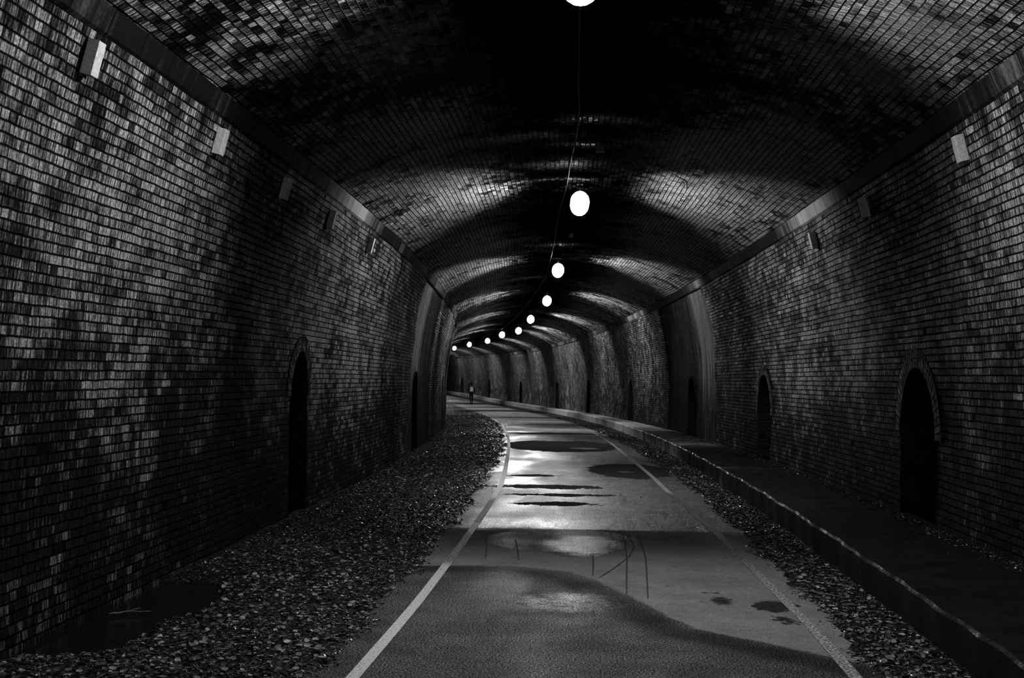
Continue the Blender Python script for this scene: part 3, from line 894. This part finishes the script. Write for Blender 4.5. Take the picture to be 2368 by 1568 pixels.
def make_person():
    root = empty('person', V(102.4, .2, HP), heading(102.4))
    hip = (0, 0, .95, (.155, .11))
    body = [[hip, (0,.01,1.08,(.145,.10)), (0,.02,1.25,(.165,.115)), (0,.02,1.40,(.18,.10)), (0,.03,1.49,(.07,.07)), (0,.04,1.56,(.056,.06))]]
    for sg in (-1, 1):
        fwd = .10*sg
        body.append([hip, (.09*sg,.0,.88,.095), (.085*sg,fwd*.6+.03,.50,.062), (.075*sg,fwd*1.2-.06*(sg<0),.12 if sg < 0 else .09,.042)])
        body.append([(0,.02,1.40,(.18,.10)), (.20*sg,.01,1.41,.062), (.265*sg,-.06*sg,1.14,.047), (.24*sg,.12,.93,.034)])
    o = skin_obj('body', body, M['cloth'], root)
    # head with face, looking away down the tunnel
    bm = bmesh.new(); bmesh.ops.create_uvsphere(bm, u_segments=20, v_segments=14, radius=1)
    for v in bm.verts:
        x, y, z = v.co
        w = .076*(1 - .18*max(0, -z)); v.co = Vector((x*w, y*.098 + (.012 if y > 0 and z < -.2 else 0), z*.118))
    for v in bm.verts:
        if abs(v.co.x) < .018 and v.co.y > .07 and -.035 < v.co.z < .01: v.co.y += .022
    hd = bm_obj('head', bm, M['skin'], root, True); hd.location = (0,.05,1.685)
    for sg in (-1, 1):
        bm = bmesh.new(); bmesh.ops.create_uvsphere(bm, u_segments=10, v_segments=8, radius=1)
        for v in bm.verts: v.co = Vector((v.co.x*.012, v.co.y*.022, v.co.z*.034))
        e = bm_obj('ear', bm, M['skin'], hd, True); e.location = (.076*sg, -.005, -.01)
        bm = bmesh.new(); bmesh.ops.create_uvsphere(bm, u_segments=8, v_segments=6, radius=.012)
        e = bm_obj('eye', bm, M['hair'], hd, True); e.location = (.030*sg, .088, .012)
    bm = bmesh.new(); bm_box(bm, (0,.094,-.058), (.045,.012,.010), .004); bm_obj('mouth', bm, M['hair'], hd, True)
    bm = bmesh.new(); bmesh.ops.create_uvsphere(bm, u_segments=20, v_segments=14, radius=1)
    for v in list(bm.verts):
        x, y, z = v.co
        v.co = Vector((x*.088, y*.110-.008, z*.128+.006))
    bmesh.ops.delete(bm, geom=[v for v in bm.verts if v.co.z < -.05 or (v.co.y > .055 and v.co.z < .05)], context='VERTS')
    bm_obj('hair', bm, M['hair'], hd, True)
    # hands: palm, four curled fingers, thumb
    for sg in (-1, 1):
        px, py, pz = .24*sg, .125, .91
        ch = [[(px,py,pz,.026), (px,py+.005,pz-.05,.032), (px,py+.01,pz-.085,.030)]]
        for k, L in enumerate((.065,.075,.07,.055)):
            fy = py-.022+.017*k
            ch.append([(px,py+.01,pz-.085,.030), (px,fy,pz-.10,.010), (px-.006*sg,fy+.002,pz-.10-L*.55,.009), (px-.022*sg,fy+.004,pz-.10-L,.007)])
        ch.append([(px,py+.005,pz-.05,.032), (px-.014*sg,py+.035,pz-.07,.011), (px-.022*sg,py+.045,pz-.105,.009)])
        skin_obj('hand', ch, M['skin'], root, 1)
        bm = bmesh.new(); bm_box(bm, (0,.05,.045), (.095,.27,.09), .03, 3)
        b = bm_obj('boot', bm, M['boot'], root, True); fwd = .10*sg
        b.location = (.075*sg, fwd*1.2-.06*(sg<0), .0 if sg > 0 else .012)
        if sg < 0: b.rotation_euler = (math.radians(-6), 0, 0)
    bm = bmesh.new()
    bm_box(bm, (0,-.17,1.27), (.30,.20,.44), .07, 4)
    pk = bm_obj('backpack', bm, M['pack'], root, True)
    bm = bmesh.new(); bm_box(bm, (0,-.285,1.18), (.22,.06,.20), .025, 3); bm_obj('front_pocket', bm, M['pack'], pk, True)
    for sg in (-1, 1):
        bm = bmesh.new(); bm_tube(bm, [(.10*sg,-.08,1.46),(.115*sg,.03,1.50),(.12*sg,.125,1.40),(.13*sg,.13,1.22),(.14*sg,-.06,1.08)], .020, 8)
        bm_obj('strap', bm, M['cloth2'], pk, True)
    return tag(root, 'person in dark clothes with a pale backpack walking away far down the path', 'person')
make_person()

# ------------------------------------------------------------------ camera, world, view
cd = bpy.data.cameras.new('camera'); cam = bpy.data.objects.new('camera', cd); COL.objects.link(cam)
cd.sensor_width = 36; cd.sensor_fit = 'HORIZONTAL'; cd.lens = FOC/2368*36; cd.clip_end = 500; cd.clip_start = .05
cam.matrix_world = Matrix.Translation((0, 0, FZ)) @ Matrix.Rotation(math.pi/2 + TH, 4, 'X') @ Matrix.Rotation(-RO, 4, 'Z')
scene.camera = cam
w = bpy.data.worlds.new('world'); scene.world = w; w.use_nodes = True
w.node_tree.nodes['Background'].inputs[0].default_value = (0, 0, 0, 1)
w.node_tree.nodes['Background'].inputs[1].default_value = 0
scene.view_settings.view_transform = 'Standard'
scene.view_settings.look = 'None'
scene.view_settings.exposure = 0.0
scene.view_settings.gamma = 0.72
scene.cycles.max_bounces = 3; scene.cycles.diffuse_bounces = 1; scene.cycles.glossy_bounces = 2
scene.cycles.transmission_bounces = 0; scene.cycles.use_adaptive_sampling = True; scene.cycles.adaptive_threshold = .12; scene.cycles.adaptive_min_samples = 12
scene.cycles.sample_clamp_indirect = 3.0
scene.cycles.caustics_reflective = False; scene.cycles.caustics_refractive = False
scene.cycles.use_denoising = True
